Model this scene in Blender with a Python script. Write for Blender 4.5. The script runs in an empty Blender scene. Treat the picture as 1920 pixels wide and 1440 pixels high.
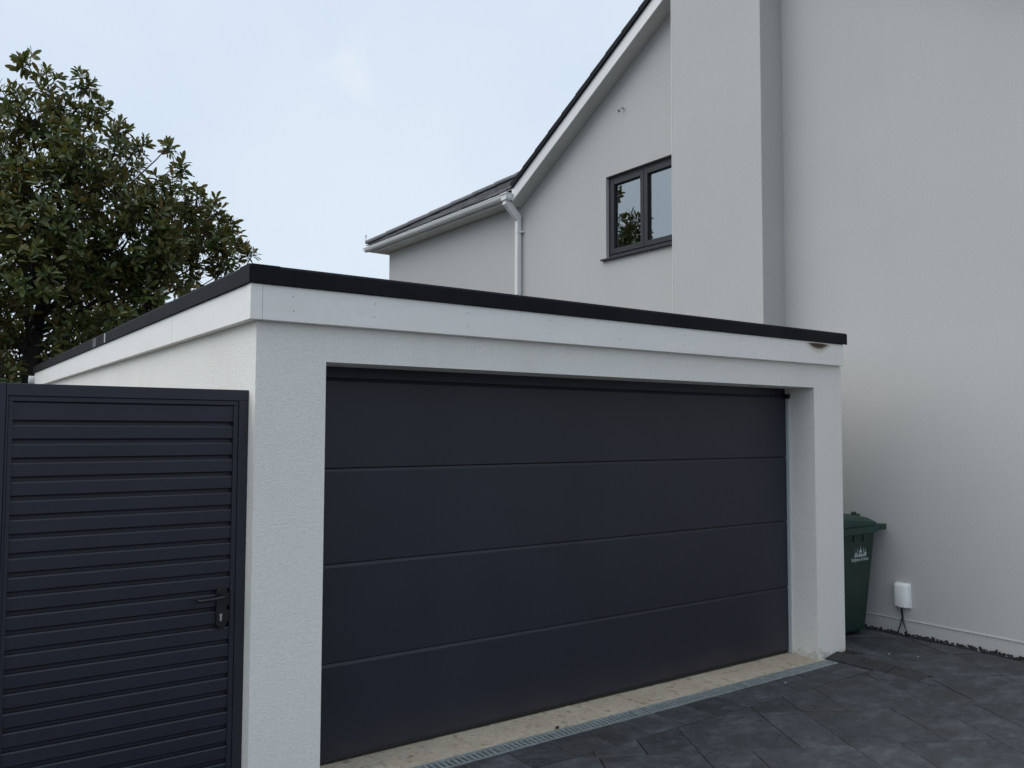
import bpy, bmesh, math, random
import numpy as np
from mathutils import Vector, Matrix, Euler
random.seed(7); rng = np.random.default_rng(7)
R = math.radians
scn = bpy.context.scene
col = scn.collection

# ------------------------------------------------------------------ camera, sky, sun, exposure
cam_d = bpy.data.cameras.new('camera'); cam = bpy.data.objects.new('camera', cam_d); col.objects.link(cam)
cam_d.sensor_fit = 'HORIZONTAL'; cam_d.sensor_width = 36.0
cam_d.lens = 36.0 * 1582.16 / 1920.0
cam_d.clip_start = 0.05; cam_d.clip_end = 3000
yaw, pitch, roll = R(-35.6258), R(3.0714), R(0.2137)
cam.location = (-1.33652, -3.95122, 1.74279)
F = Vector((-math.sin(yaw)*math.cos(pitch), math.cos(yaw)*math.cos(pitch), math.sin(pitch)))
Rt = F.cross(Vector((0, 0, 1))).normalized(); Up = Rt.cross(F)
R2 = Rt*math.cos(roll) + Up*math.sin(roll); U2 = -Rt*math.sin(roll) + Up*math.cos(roll)
cam.rotation_euler = Matrix((R2, U2, -F)).transposed().to_euler()
scn.camera = cam

SUN_DIR = Vector((-0.58, 0.27, 0.77)).normalized()
sun_el = math.asin(SUN_DIR.z); sun_az = math.atan2(SUN_DIR.x, SUN_DIR.y)
w = bpy.data.worlds.new('World'); scn.world = w; w.use_nodes = True
nt = w.node_tree; N = nt.nodes; L = nt.links; N.clear()
wo = N.new('ShaderNodeOutputWorld'); bg = N.new('ShaderNodeBackground'); bg.inputs['Strength'].default_value = 0.1
sky = N.new('ShaderNodeTexSky'); sky.sky_type = 'NISHITA'; sky.sun_disc = False
sky.sun_elevation = sun_el; sky.sun_rotation = sun_az; sky.air_density = 1.0; sky.dust_density = 2.0
geo = N.new('ShaderNodeNewGeometry')
nz = N.new('ShaderNodeTexNoise'); nz.inputs['Scale'].default_value = 2.0; nz.inputs['Detail'].default_value = 5; nz.inputs['Roughness'].default_value = 0.5
rp = N.new('ShaderNodeValToRGB')
rp.color_ramp.elements[0].position = 0.32; rp.color_ramp.elements[0].color = (6.15, 7.15, 8.4, 1)
rp.color_ramp.elements[1].position = 0.72; rp.color_ramp.elements[1].color = (7.15, 7.9, 8.65, 1)
mx = N.new('ShaderNodeMix'); mx.data_type = 'RGBA'; mx.inputs['Factor'].default_value = 0.93
L.new(geo.outputs['Incoming'], nz.inputs['Vector']); L.new(nz.outputs['Fac'], rp.inputs['Fac'])
thin = (R2*((655-960)/1582) - U2*((132-720)/1582) + F).normalized()          # where the cloud thins
dt = N.new('ShaderNodeVectorMath'); dt.operation = 'DOT_PRODUCT'; dt.inputs[1].default_value = tuple(-thin); L.new(geo.outputs['Incoming'], dt.inputs[0])
nz2 = N.new('ShaderNodeTexNoise'); nz2.inputs['Scale'].default_value = 20; nz2.inputs['Detail'].default_value = 3
L.new(geo.outputs['Incoming'], nz2.inputs['Vector'])
ad = N.new('ShaderNodeMath'); ad.operation = 'MULTIPLY_ADD'; ad.inputs[1].default_value = 0.0035; L.new(nz2.outputs['Fac'], ad.inputs[0]); L.new(dt.outputs['Value'], ad.inputs[2])
rg = N.new('ShaderNodeMapRange'); rg.interpolation_type = 'SMOOTHSTEP'; rg.inputs['From Min'].default_value = 1.0008; rg.inputs['From Max'].default_value = 1.0028; rg.inputs['To Max'].default_value = 0.5
L.new(ad.outputs[0], rg.inputs['Value'])
wm = N.new('ShaderNodeMix'); wm.data_type = 'RGBA'; wm.inputs['B'].default_value = (8.4, 8.6, 8.9, 1)
L.new(rg.outputs['Result'], wm.inputs['Factor']); L.new(rp.outputs['Color'], wm.inputs['A'])
L.new(sky.outputs['Color'], mx.inputs['A']); L.new(wm.outputs['Result'], mx.inputs['B'])
L.new(mx.outputs['Result'], bg.inputs['Color']); L.new(bg.outputs['Background'], wo.inputs['Surface'])

sd = bpy.data.lights.new('sun', 'SUN'); sd.energy = 1.5; sd.angle = R(62); sd.color = (1.0, 0.965, 0.91)
sun = bpy.data.objects.new('sun', sd); col.objects.link(sun)
sun.rotation_euler = (-SUN_DIR).to_track_quat('-Z', 'Y').to_euler(); sun.location = (-6, -4, 9)

scn.view_settings.view_transform = 'Standard'; scn.view_settings.look = 'None'
scn.view_settings.exposure = 0.18; scn.view_settings.gamma = 1.0; scn.view_settings.use_curve_mapping = False
scn.render.engine = 'CYCLES'
scn.cycles.use_denoising = True; scn.cycles.max_bounces = 8; scn.cycles.diffuse_bounces = 4; scn.cycles.transparent_max_bounces = 12

# ------------------------------------------------------------------ material helpers
def nodes(name):
    m = bpy.data.materials.new(name); m.use_nodes = True
    return m, m.node_tree.nodes, m.node_tree.links, m.node_tree.nodes['Principled BSDF']

def noise(N, L, vec, scale, detail=4, rough=0.55, stretch=None):
    n = N.new('ShaderNodeTexNoise'); n.inputs['Scale'].default_value = scale
    n.inputs['Detail'].default_value = detail; n.inputs['Roughness'].default_value = rough
    if stretch is not None:
        mp = N.new('ShaderNodeMapping'); mp.inputs['Scale'].default_value = stretch
        L.new(vec, mp.inputs['Vector']); vec = mp.outputs['Vector']
    L.new(vec, n.inputs['Vector']); return n.outputs['Fac']

def ramp(N, L, fac, stops):
    r = N.new('ShaderNodeValToRGB'); e = r.color_ramp.elements
    while len(e) < len(stops): e.new(0.5)
    for i, (p, c) in enumerate(stops):
        e[i].position = p; e[i].color = (c[0], c[1], c[2], 1) if hasattr(c, '__len__') else (c, c, c, 1)
    L.new(fac, r.inputs['Fac']); return r.outputs['Color']

def mixc(N, L, fac, a, b, mode='MIX'):
    m = N.new('ShaderNodeMix'); m.data_type = 'RGBA'; m.blend_type = mode
    for k, v in (('Factor', fac), ('A', a), ('B', b)):
        if hasattr(v, 'is_linked') or hasattr(v, 'links'): L.new(v, m.inputs[k])
        elif k == 'Factor': m.inputs[k].default_value = v
        else: m.inputs[k].default_value = (*v, 1)
    return m.outputs['Result']

def math_(N, L, op, a, b=None, c=None):
    m = N.new('ShaderNodeMath'); m.operation = op
    for i, v in enumerate((a, b, c)):
        if v is None: continue
        if isinstance(v, (int, float)): m.inputs[i].default_value = v
        else: L.new(v, m.inputs[i])
    return m.outputs[0]

def pos(N): return N.new('ShaderNodeNewGeometry').outputs['Position']

def bump(N, L, b, fac, strength, dist):
    n = N.new('ShaderNodeBump'); n.inputs['Strength'].default_value = strength; n.inputs['Distance'].default_value = dist
    L.new(fac, n.inputs['Height']); L.new(n.outputs['Normal'], b.inputs['Normal'])

def plain(name, c, rough=0.5, var=0.12, vscale=3.0, bscale=None, bdist=0.001, metal=0.0, spec=0.5, wave=0.0):
    m, N, L, b = nodes(name); p = pos(N)
    f = noise(N, L, p, vscale, 5)
    lo = [x*(1-var) for x in c]; hi = [min(1, x*(1+var)) for x in c]
    L.new(ramp(N, L, f, [(0.3, lo), (0.7, hi)]), b.inputs['Base Color'])
    b.inputs['Roughness'].default_value = rough; b.inputs['Metallic'].default_value = metal
    b.inputs['Specular IOR Level'].default_value = spec
    if bscale: bump(N, L, b, math_(N, L, 'MULTIPLY_ADD', noise(N, L, p, 1.7, 2), wave, noise(N, L, p, bscale, 3)), 0.6, bdist)
    return m

def render_mat(name, c, grain, gdist, splash=0.0, streak=0.25, fleck=0.5):
    """sprayed wall render: dashed grain, faint blotches, a little rain dirt"""
    m, N, L, b = nodes(name); p = pos(N)
    blot = noise(N, L, p, 0.9, 6, 0.6)
    fine = noise(N, L, p, grain*0.6, 3, 0.75)
    base = ramp(N, L, blot, [(0.3, [x*0.95 for x in c]), (0.7, [min(1, x*1.04) for x in c])])
    base = mixc(N, L, fleck, base, ramp(N, L, fine, [(0.3, [x*0.80 for x in c]), (0.68, [min(1, x*1.14) for x in c])]))
    st = noise(N, L, p, 2.0, 4, 0.6, (1, 1, 0.12))
    stf = ramp(N, L, st, [(0.55, 0.0), (0.85, streak)])
    base = mixc(N, L, stf, base, [c[0]*0.78, c[1]*0.77, c[2]*0.74])
    if splash:
        sp = N.new('ShaderNodeSeparateXYZ'); L.new(p, sp.inputs[0])
        n2 = noise(N, L, p, 9.0, 5, 0.7)
        hgt = math_(N, L, 'MULTIPLY_ADD', n2, 0.42, -0.15)
        s = math_(N, L, 'SUBTRACT', hgt, sp.outputs['Z'])
        s = ramp(N, L, math_(N, L, 'MULTIPLY_ADD', s, 9.0, 0.0), [(0.0, 0.0), (0.6, splash)])
        base = mixc(N, L, s, base, [0.26, 0.22, 0.15])
    L.new(base, b.inputs['Base Color']); b.inputs['Roughness'].default_value = 0.9
    b.inputs['Specular IOR Level'].default_value = 0.2
    g = noise(N, L, p, grain, 3, 0.65); g2 = noise(N, L, p, grain*0.35, 3, 0.6)
    bump(N, L, b, math_(N, L, 'ADD', g, math_(N, L, 'MULTIPLY', g2, 0.35)), 0.9, gdist)
    return m

M = {}
M['garage_render'] = render_mat('white wall render', (0.85, 0.835, 0.79), 95, 0.0044, 0.5, 0.3, 0.34)
M['house_render'] = render_mat('grey wall render', (0.505, 0.502, 0.49), 100, 0.0013, 0.0, 0.14, 0.40)
M['pvc'] = plain('white pvc', (0.74, 0.75, 0.75), 0.35, 0.05, 2)
M['soffit'] = plain('white soffit board', (0.6, 0.6, 0.57), 0.5, 0.06, 2)
M['bead'] = plain('pale bead', (0.62, 0.62, 0.6), 0.5, 0.05, 3)
M['black'] = plain('black trim', (0.0075, 0.0075, 0.0105), 0.65, 0.3, 4, 60, 0.0004, 0, 0.15)
M['black_plastic'] = plain('black plastic', (0.010, 0.010, 0.011), 0.35, 0.1, 8)
M['dark_void'] = plain('dark recess', (0.012, 0.012, 0.013), 0.9, 0.2, 4)
M['anthracite'] = plain('anthracite paint', (0.0200, 0.0198, 0.0325), 0.46, 0.10, 2.5, 300, 0.0005, 0, 0.4, 6)
M['gate_paint'] = plain('anthracite gate paint', (0.0190, 0.0190, 0.0320), 0.44, 0.10, 3.0, 300, 0.0004, 0, 0.45, 4)
def weather(m, kind):
    N, L = m.node_tree.nodes, m.node_tree.links; b = N['Principled BSDF']
    src = b.inputs['Base Color'].links[0].from_socket; p = pos(N)
    if kind == 'dust':
        sp = N.new('ShaderNodeSeparateXYZ'); L.new(p, sp.inputs[0])
        h = math_(N, L, 'MULTIPLY_ADD', noise(N, L, p, 3.5, 6, 0.7, (1, 1, 0.5)), 0.55, -0.12)
        f = ramp(N, L, math_(N, L, 'MULTIPLY', math_(N, L, 'SUBTRACT', h, sp.outputs['Z']), 4.0), [(0.0, 0.0), (0.7, 0.32)])
        c = mixc(N, L, f, src, (0.060, 0.052, 0.044))
        f2 = ramp(N, L, noise(N, L, p, 1.3, 6, 0.65, (1, 1, 0.35)), [(0.5, 0.0), (0.8, 0.16)])
        c = mixc(N, L, f2, c, (0.045, 0.045, 0.055))
    else:
        f = ramp(N, L, noise(N, L, p, 16, 5, 0.75, (1, 1, 0.35)), [(0.67, 0.0), (0.74, 0.45)])
        c = mixc(N, L, f, src, (0.085, 0.085, 0.09))
        f2 = ramp(N, L, noise(N, L, p, 2.2, 5, 0.6), [(0.5, 0.0), (0.75, 0.4)])
        c = mixc(N, L, f2, c, (0.022, 0.022, 0.024))
    L.new(c, b.inputs['Base Color'])
weather(M['anthracite'], 'dust'); weather(M['black'], 'scuff')
M['window_paint'] = plain('anthracite window paint', (0.012, 0.0135, 0.019), 0.55, 0.06, 3.0)
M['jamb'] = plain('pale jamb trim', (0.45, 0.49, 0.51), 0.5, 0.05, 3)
M['galv'] = plain('galvanised steel', (0.33, 0.38, 0.39), 0.5, 0.2, 18, 120, 0.0004, 0.35)
M['silver'] = plain('steel', (0.6, 0.6, 0.58), 0.3, 0.05, 9, metal=0.8)
M['box'] = plain('white moulded plastic', (0.86, 0.87, 0.87), 0.4, 0.06, 6)
M['bin'] = plain('dark green plastic', (0.006, 0.029, 0.0205), 0.5, 0.25, 5, 150, 0.0005)
M['bin_lid'] = plain('green lid plastic', (0.010, 0.047, 0.034), 0.45, 0.2, 5, 150, 0.0005)
M['print'] = plain('pale print', (0.40, 0.47, 0.47), 0.6, 0.15, 60)
M['ridge'] = plain('grey ridge tile', (0.13, 0.13, 0.14), 0.7, 0.2, 6, 70, 0.001)
M['bark'] = plain('bark', (0.016, 0.014, 0.012), 0.85, 0.35, 9, 40, 0.006)
M['pin'] = plain('dull pin head', (0.26, 0.26, 0.26), 0.6)
M['soil'] = plain('soil', (0.05, 0.045, 0.035), 0.95, 0.4, 1.2, 15, 0.02)
M['joint'] = plain('jointing sand', (0.014, 0.013, 0.012), 0.95, 0.3, 20, 200, 0.002)
M['stone_chip'] = plain('white stone chip', (0.6, 0.6, 0.58), 0.7, 0.1, 40)
M['pebble'] = plain('dark pebble', (0.03, 0.025, 0.02), 0.8, 0.2, 40)

def mat_slate():
    m, N, L, b = nodes('roof slate'); p = pos(N); oi = N.new('ShaderNodeObjectInfo')
    f = math_(N, L, 'MULTIPLY_ADD', noise(N, L, p, 9, 5), 0.5, math_(N, L, 'MULTIPLY', oi.outputs['Random'], 0.5))
    L.new(ramp(N, L, f, [(0.2, (0.10, 0.10, 0.108)), (0.8, (0.24, 0.24, 0.25))]), b.inputs['Base Color'])
    b.inputs['Roughness'].default_value = 0.6; bump(N, L, b, noise(N, L, p, 60, 4), 0.6, 0.002); return m
M['slate'] = mat_slate()

def mat_paving():
    m, N, L, b = nodes('riven charcoal paving'); oi = N.new('ShaderNodeObjectInfo'); p0 = pos(N)
    off = N.new('ShaderNodeVectorMath'); off.operation = 'SCALE'; off.inputs[0].default_value = (37, 91, 13); L.new(oi.outputs['Random'], off.inputs['Scale'])
    add = N.new('ShaderNodeVectorMath'); add.operation = 'ADD'; L.new(p0, add.inputs[0]); L.new(off.outputs[0], add.inputs[1]); p = add.outputs[0]
    cloud = noise(N, L, p, 4.6, 8, 0.66, (1, 1.5, 1)); fine = noise(N, L, p, 26, 5, 0.7); grit = noise(N, L, p, 160, 2, 0.6)
    c = ramp(N, L, cloud, [(0.32, (0.027, 0.0285, 0.034)), (0.5, (0.049, 0.052, 0.061)), (0.68, (0.112, 0.119, 0.136))])
    c = mixc(N, L, 0.4, c, ramp(N, L, fine, [(0.3, (0.021, 0.022, 0.026)), (0.7, (0.095, 0.101, 0.115))]))
    tone = ramp(N, L, oi.outputs['Random'], [(0.0, 0.75), (1.0, 1.2)])
    c = mixc(N, L, 1.0, c, tone, 'MULTIPLY')
    eff = ramp(N, L, noise(N, L, p, 7, 6, 0.75, (1, 1.8, 1)), [(0.58, 0.0), (0.78, 0.65)])
    c = mixc(N, L, eff, c, (0.14, 0.15, 0.165))
    brown = ramp(N, L, noise(N, L, p0, 1.6, 5, 0.6), [(0.5, 0.0), (0.75, 0.55)])
    c = mixc(N, L, brown, c, (0.042, 0.037, 0.035))
    spk = ramp(N, L, grit, [(0.72, 0.0), (0.80, 0.35)])
    c = mixc(N, L, spk, c, (0.12, 0.12, 0.125))
    L.new(c, b.inputs['Base Color']); b.inputs['Specular IOR Level'].default_value = 0.35
    L.new(ramp(N, L, fine, [(0.3, 0.62), (0.7, 0.85)]), b.inputs['Roughness'])
    h = math_(N, L, 'ADD', math_(N, L, 'MULTIPLY', cloud, 1.2), math_(N, L, 'ADD', math_(N, L, 'MULTIPLY', fine, 0.6), math_(N, L, 'MULTIPLY', grit, 0.12)))
    bump(N, L, b, h, 0.8, 0.009); return m
M['paving'] = mat_paving()
M['edging'] = plain('dark edging stone', (0.030, 0.0295, 0.031), 0.8, 0.35, 14, 60, 0.004)

def mat_concrete():
    m, N, L, b = nodes('sandy concrete'); p = pos(N)
    a = noise(N, L, p, 2.5, 6, 0.6); f = noise(N, L, p, 40, 4, 0.7); g = noise(N, L, p, 14, 5, 0.7)
    c = ramp(N, L, a, [(0.3, (0.46, 0.40, 0.30)), (0.7, (0.67, 0.60, 0.48))])
    c = mixc(N, L, 0.35, c, ramp(N, L, f, [(0.35, (0.30, 0.25, 0.18)), (0.7, (0.62, 0.56, 0.45))]))
    s = ramp(N, L, g, [(0.54, 0.0), (0.68, 0.75)]); c = mixc(N, L, s, c, (0.19, 0.135, 0.085))
    k = ramp(N, L, noise(N, L, p, 70, 3, 0.8), [(0.62, 0.0), (0.72, 0.45)]); c = mixc(N, L, k, c, (0.10, 0.08, 0.06))
    t = ramp(N, L, noise(N, L, p, 5, 4, 0.6), [(0.66, 0.0), (0.74, 0.5)]); c = mixc(N, L, t, c, (0.68, 0.63, 0.53))
    L.new(c, b.inputs['Base Color']); b.inputs['Roughness'].default_value = 0.9
    bump(N, L, b, math_(N, L, 'ADD', f, g), 0.7, 0.004); return m
M['concrete'] = mat_concrete()

def mat_fascia():
    """white painted boards, faint grime under the trim lip, one rust stain near the right end"""
    m, N, L, b = nodes('painted fascia'); p = pos(N)
    n1 = noise(N, L, p, 3.0, 6, 0.65, (0.6, 0.6, 2.5)); n2 = noise(N, L, p, 22, 4, 0.7)
    c = ramp(N, L, n1, [(0.3, (0.82, 0.805, 0.77)), (0.7, (0.90, 0.885, 0.855))])
    g = ramp(N, L, math_(N, L, 'MULTIPLY', n1, n2), [(0.26, 0.0), (0.44, 0.2)])
    c = mixc(N, L, g, c, (0.50, 0.50, 0.47))
    sp = N.new('ShaderNodeSeparateXYZ'); L.new(p, sp.inputs[0])
    # lower half of an ellipse hanging from the trim at x = 4.385
    dx = math_(N, L, 'DIVIDE', math_(N, L, 'SUBTRACT', sp.outputs['X'], 4.378), 0.140)
    dz = math_(N, L, 'DIVIDE', math_(N, L, 'SUBTRACT', 2.410, sp.outputs['Z']), 0.046)
    dz = math_(N, L, 'MAXIMUM', dz, math_(N, L, 'MULTIPLY', dz, -7.0))
    rr = math_(N, L, 'ADD', math_(N, L, 'MULTIPLY', dx, dx), math_(N, L, 'ABSOLUTE', dz))
    rr = math_(N, L, 'ADD', rr, math_(N, L, 'MULTIPLY_ADD', noise(N, L, p, 45, 4, 0.7), 0.6, -0.3))
    halo = ramp(N, L, math_(N, L, 'MULTIPLY', rr, 0.5), [(0.45, 0.75), (0.85, 0.0)])
    core = ramp(N, L, rr, [(0.55, 1.0), (1.0, 0.0)])
    c = mixc(N, L, halo, c, (0.50, 0.45, 0.33))
    spots = ramp(N, L, noise(N, L, p, 70, 4, 0.7), [(0.35, (0.012, 0.009, 0.006)), (0.6, (0.075, 0.032, 0.012))])
    c = mixc(N, L, core, c, spots)
    L.new(c, b.inputs['Base Color']); b.inputs['Roughness'].default_value = 0.55
    bump(N, L, b, n2, 0.25, 0.001); return m
M['fascia'] = mat_fascia()

def mat_leaf():
    m, N, L, b = nodes('magnolia leaf'); g = N.new('ShaderNodeNewGeometry'); oi = N.new('ShaderNodeObjectInfo')
    rnd = math_(N, L, 'FRACT', math_(N, L, 'ADD', g.outputs['Random Per Island'], oi.outputs['Random']))
    top = ramp(N, L, rnd, [(0.0, (0.036, 0.066, 0.017)), (0.5, (0.068, 0.106, 0.025)), (0.86, (0.125, 0.148, 0.037)), (1.0, (0.17, 0.12, 0.032))])
    und = ramp(N, L, rnd, [(0.0, (0.070, 0.084, 0.029)), (0.5, (0.095, 0.088, 0.031)), (1.0, (0.15, 0.085, 0.033))])
    L.new(mixc(N, L, g.outputs['Backfacing'], top, und), b.inputs['Base Color'])
    L.new(ramp(N, L, g.outputs['Backfacing'], [(0.0, 0.32), (1.0, 0.8)]), b.inputs['Roughness'])
    b.inputs['Specular IOR Level'].default_value = 0.5
    tl = N.new('ShaderNodeBsdfTranslucent'); L.new(ramp(N, L, rnd, [(0.0, (0.09, 0.14, 0.018)), (1.0, (0.22, 0.16, 0.028))]), tl.inputs['Color'])
    ms = N.new('ShaderNodeMixShader'); ms.inputs[0].default_value = 0.22
    L.new(b.outputs[0], ms.inputs[1]); L.new(tl.outputs[0], ms.inputs[2]); L.new(ms.outputs[0], N['Material Output'].inputs['Surface']); return m
M['leaf'] = mat_leaf()

def mat_glass():
    m, N, L, b = nodes('window glass'); N.remove(b); out = N['Material Output']
    gl = N.new('ShaderNodeBsdfGlossy'); gl.inputs['Roughness'].default_value = 0.0; gl.inputs['Color'].default_value = (0.86, 0.92, 0.93, 1)
    tr = N.new('ShaderNodeBsdfTransparent'); tr.inputs['Color'].default_value = (0.55, 0.6, 0.6, 1)
    wav = N.new('ShaderNodeTexNoise'); wav.inputs['Scale'].default_value = 1.6; L.new(pos(N), wav.inputs['Vector'])
    bp = N.new('ShaderNodeBump'); bp.inputs['Strength'].default_value = 0.15; bp.inputs['Distance'].default_value = 0.004
    L.new(wav.outputs['Fac'], bp.inputs['Height']); L.new(bp.outputs['Normal'], gl.inputs['Normal'])
    fr = N.new('ShaderNodeFresnel'); fr.inputs['IOR'].default_value = 2.9
    ms = N.new('ShaderNodeMixShader'); L.new(math_(N, L, 'MULTIPLY_ADD', fr.outputs[0], 0.5, 0.27), ms.inputs[0]); L.new(tr.outputs[0], ms.inputs[1]); L.new(gl.outputs[0], ms.inputs[2])
    L.new(ms.outputs[0], out.inputs['Surface']); return m
M['glass'] = mat_glass()

# ------------------------------------------------------------------ mesh helpers
class MB:
    def __init__(s): s.v = []; s.f = []
    def add(s, vs, fs):
        o = len(s.v); s.v += [tuple(map(float, q)) for q in vs]; s.f += [tuple(i+o for i in f) for f in fs]; return s
    def box(s, x0, x1, y0, y1, z0, z1):
        v = [(x, y, z) for z in (z0, z1) for y in (y0, y1) for x in (x0, x1)]
        return s.add(v, [(0, 2, 3, 1), (4, 5, 7, 6), (0, 1, 5, 4), (2, 6, 7, 3), (0, 4, 6, 2), (1, 3, 7, 5)])
    def prism(s, poly, fn0, fn1):
        """poly: 2-D outline; fn0/fn1 map a 2-D point to its two 3-D ends"""
        n = len(poly); v = [fn0(*q) for q in poly] + [fn1(*q) for q in poly]
        f = [tuple(range(n))[::-1], tuple(range(n, 2*n))] + [(i, (i+1) % n, n+(i+1) % n, n+i) for i in range(n)]
        return s.add(v, f)
    def tube(s, path, rad, n=8, caps=True):
        P = [Vector(q) for q in path]; rings = []
        for i, q in enumerate(P):
            d = (P[min(i+1, len(P)-1)] - P[max(i-1, 0)]).normalized()
            a = d.cross(Vector((0, 0, 1)) if abs(d.z) < 0.95 else Vector((1, 0, 0))).normalized(); b = d.cross(a)
            r = rad[i] if hasattr(rad, '__len__') else rad
            rings.append([q + (a*math.cos(2*math.pi*k/n) + b*math.sin(2*math.pi*k/n))*r for k in range(n)])
        v = [x for rr in rings for x in rr]; f = []
        for i in range(len(P)-1):
            for k in range(n): f.append((i*n+k, i*n+(k+1) % n, (i+1)*n+(k+1) % n, (i+1)*n+k))
        if caps: f += [tuple(range(n))[::-1], tuple(range((len(P)-1)*n, len(P)*n))]
        return s.add(v, f)
    def mesh(s, name, mat, bevel=0, seg=2, smooth=False):
        me = bpy.data.meshes.new(name); me.from_pydata(s.v, [], s.f); me.validate()
        bm = bmesh.new(); bm.from_mesh(me)
        bmesh.ops.recalc_face_normals(bm, faces=bm.faces)
        if bevel:
            ed = [e for e in bm.edges if len(e.link_faces) == 2 and e.calc_face_angle(0) > 0.6]
            bmesh.ops.bevel(bm, geom=ed, offset=bevel, segments=seg, affect='EDGES', profile=0.5, clamp_overlap=True)
        bm.to_mesh(me); bm.free()
        me.materials.append(mat)
        if smooth:
            for p in me.polygons: p.use_smooth = True
        return me
    def build(s, name, mat, parent=None, bevel=0, seg=2, smooth=False):
        return link(name, s.mesh(name, mat, bevel, seg, smooth), parent)

def link(name, me, parent=None, loc=None):
    o = bpy.data.objects.new(name, me); col.objects.link(o)
    if parent is not None:
        o.parent = parent
        off = Vector((0, 0, 0)); q = parent
        while q is not None: off += q.location; q = q.parent
        o.location = (Vector(loc) if loc is not None else Vector((0, 0, 0))) - off   # meshes are modelled in world coordinates
    elif loc is not None: o.location = loc
    return o

def empty(name, loc, label, cat, group=None):
    o = bpy.data.objects.new(name, None); col.objects.link(o); o.location = loc; o.empty_display_size = 0.2
    return tag(o, label, cat, group)

def tag(o, label=None, cat=None, group=None, kind=None):
    if label: o['label'] = label
    if cat: o['category'] = cat
    if group: o['group'] = group
    if kind: o['kind'] = kind
    return o

# ------------------------------------------------------------------ the ground
MB().add([(-900, -900, -0.09), (900, -900, -0.09), (900, 900, -0.09), (-900, 900, -0.09)], [(0, 1, 2, 3)]).build('ground', M['soil'])['kind'] = 'structure'

# ------------------------------------------------------------------ fitted dimensions of the garage and house (metres)
W, ZT, XL, XR, DR = 4.7364, 2.0748, 0.354, 4.3768, 0.2495
ZB, ZF, ZK, LEN = 2.2562, 2.4251, 2.5159, 8.17
HX = 5.70

# ------------------------------------------------------------------ garage
ga = empty('garage', (W/2, 0, 0), 'white rendered flat roofed double garage with dark sectional door', 'garage')
MB().prism([(0, -0.05), (XL, -0.05), (XL, ZT), (XR, ZT), (XR, -0.05), (W, -0.05), (W, ZF), (0, ZF)],
           lambda x, z: (x, 0, z), lambda x, z: (x, 0.42, z)).build('front_wall', M['garage_render'], ga)
MB().box(0, 0.25, 0.42, 8.15, -0.05, ZF).build('side_wall', M['garage_render'], ga)
MB().box(W-0.25, W, 0.42, 8.15, -0.05, ZF).build('side_wall', M['garage_render'], ga)
MB().box(0.25, W-0.25, 7.9, 8.15, -0.05, ZF).build('rear_wall', M['garage_render'], ga)
MB().box(0.05, W-0.05, 0.05, 8.1, ZF, 2.5).build('flat_roof', M['black'], ga)
MB().box(0.012, W-0.0297, -0.045, 0, ZB, ZF).build('fascia_board', M['fascia'], ga, 0.002)
MB().prism([(-0.047, -0.047), (0.0105, -0.047), (0.0105, -0.0005), (-0.0005, -0.0005), (-0.0005, 0.0105), (-0.047, 0.0105)],
           lambda x, y: (x, y, ZB-0.001), lambda x, y: (x, y, ZF)).build('corner_trim', M['fascia'], ga, 0.002)
for a, b in ((0.012, 1.403), (1.409, 4.9), (4.906, LEN)):
    MB().box(-0.045, 0, a, b, ZB, ZF).build('fascia_board', M['fascia'], ga, 0.002)
MB().box(W, W+0.0215, 0.0, LEN, ZB, ZF).build('fascia_board', M['fascia'], ga, 0.002)
def trim(x0, x1, y0, y1):
    return MB().box(x0, x1, y0, y1, ZF, ZK)
# black edge trim with a drip lip, in lengths with a lap at each joint
def trim_run(axis, a, b, face, back, name='edge_trim'):
    prof = [(face, ZF), (face, ZK-0.012), (face+0.010*(1 if back > face else -1), ZK), (back, ZK), (back, ZK-0.03), (face+0.02*(1 if back > face else -1), ZF+0.004)]
    m = MB()
    if axis == 'x': m.prism(prof, lambda d, z: (a, d, z), lambda d, z: (b, d, z))
    else: m.prism(prof, lambda d, z: (d, a, z), lambda d, z: (d, b, z))
    return m.build(name, M['black'], ga, 0.0015, 1)
for a, b in ((-0.058, 2.45), (2.4505, W+0.007)): trim_run('x', a, b, -0.058, 0.09)
for a, b in ((-0.0575, 3.46), (3.4605, LEN+0.03)): trim_run('y', a, b, -0.0585, 0.09)
trim_run('y', 0.0, LEN+0.03, W+0.036, W-0.09)
MB().box(-0.0605, -0.0585, 3.46, 3.50, ZF+0.004, ZK-0.012).build('trim_lap', M['jamb'], ga)
MB().box(-0.0602, -0.0585, 3.86, 4.02, ZF+0.004, ZK-0.012).build('trim_lap', M['black_plastic'], ga)
# black pin heads holding the boards
pin = MB(); pin.tube([(0, 0.002, 0), (0, -0.0015, 0)], 0.0030, 8); pin_me = pin.mesh('board_pin', M['pin'])
for x in (0.163, 0.598, 1.165, 1.74, 2.30, 2.881, 3.45, 4.033):
    for z in (2.384, 2.313):
        link('board_pin', pin_me, ga, (x + random.uniform(-.004, .004), -0.045, z + random.uniform(-.006, .006)))
# gutter end on the rear edge
MB().tube([(-0.10, 8.27, 2.345), (W, 8.27, 2.345)], 0.052, 12).build('rear_gutter', M['pvc'], ga, 0.006, 2)
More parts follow.
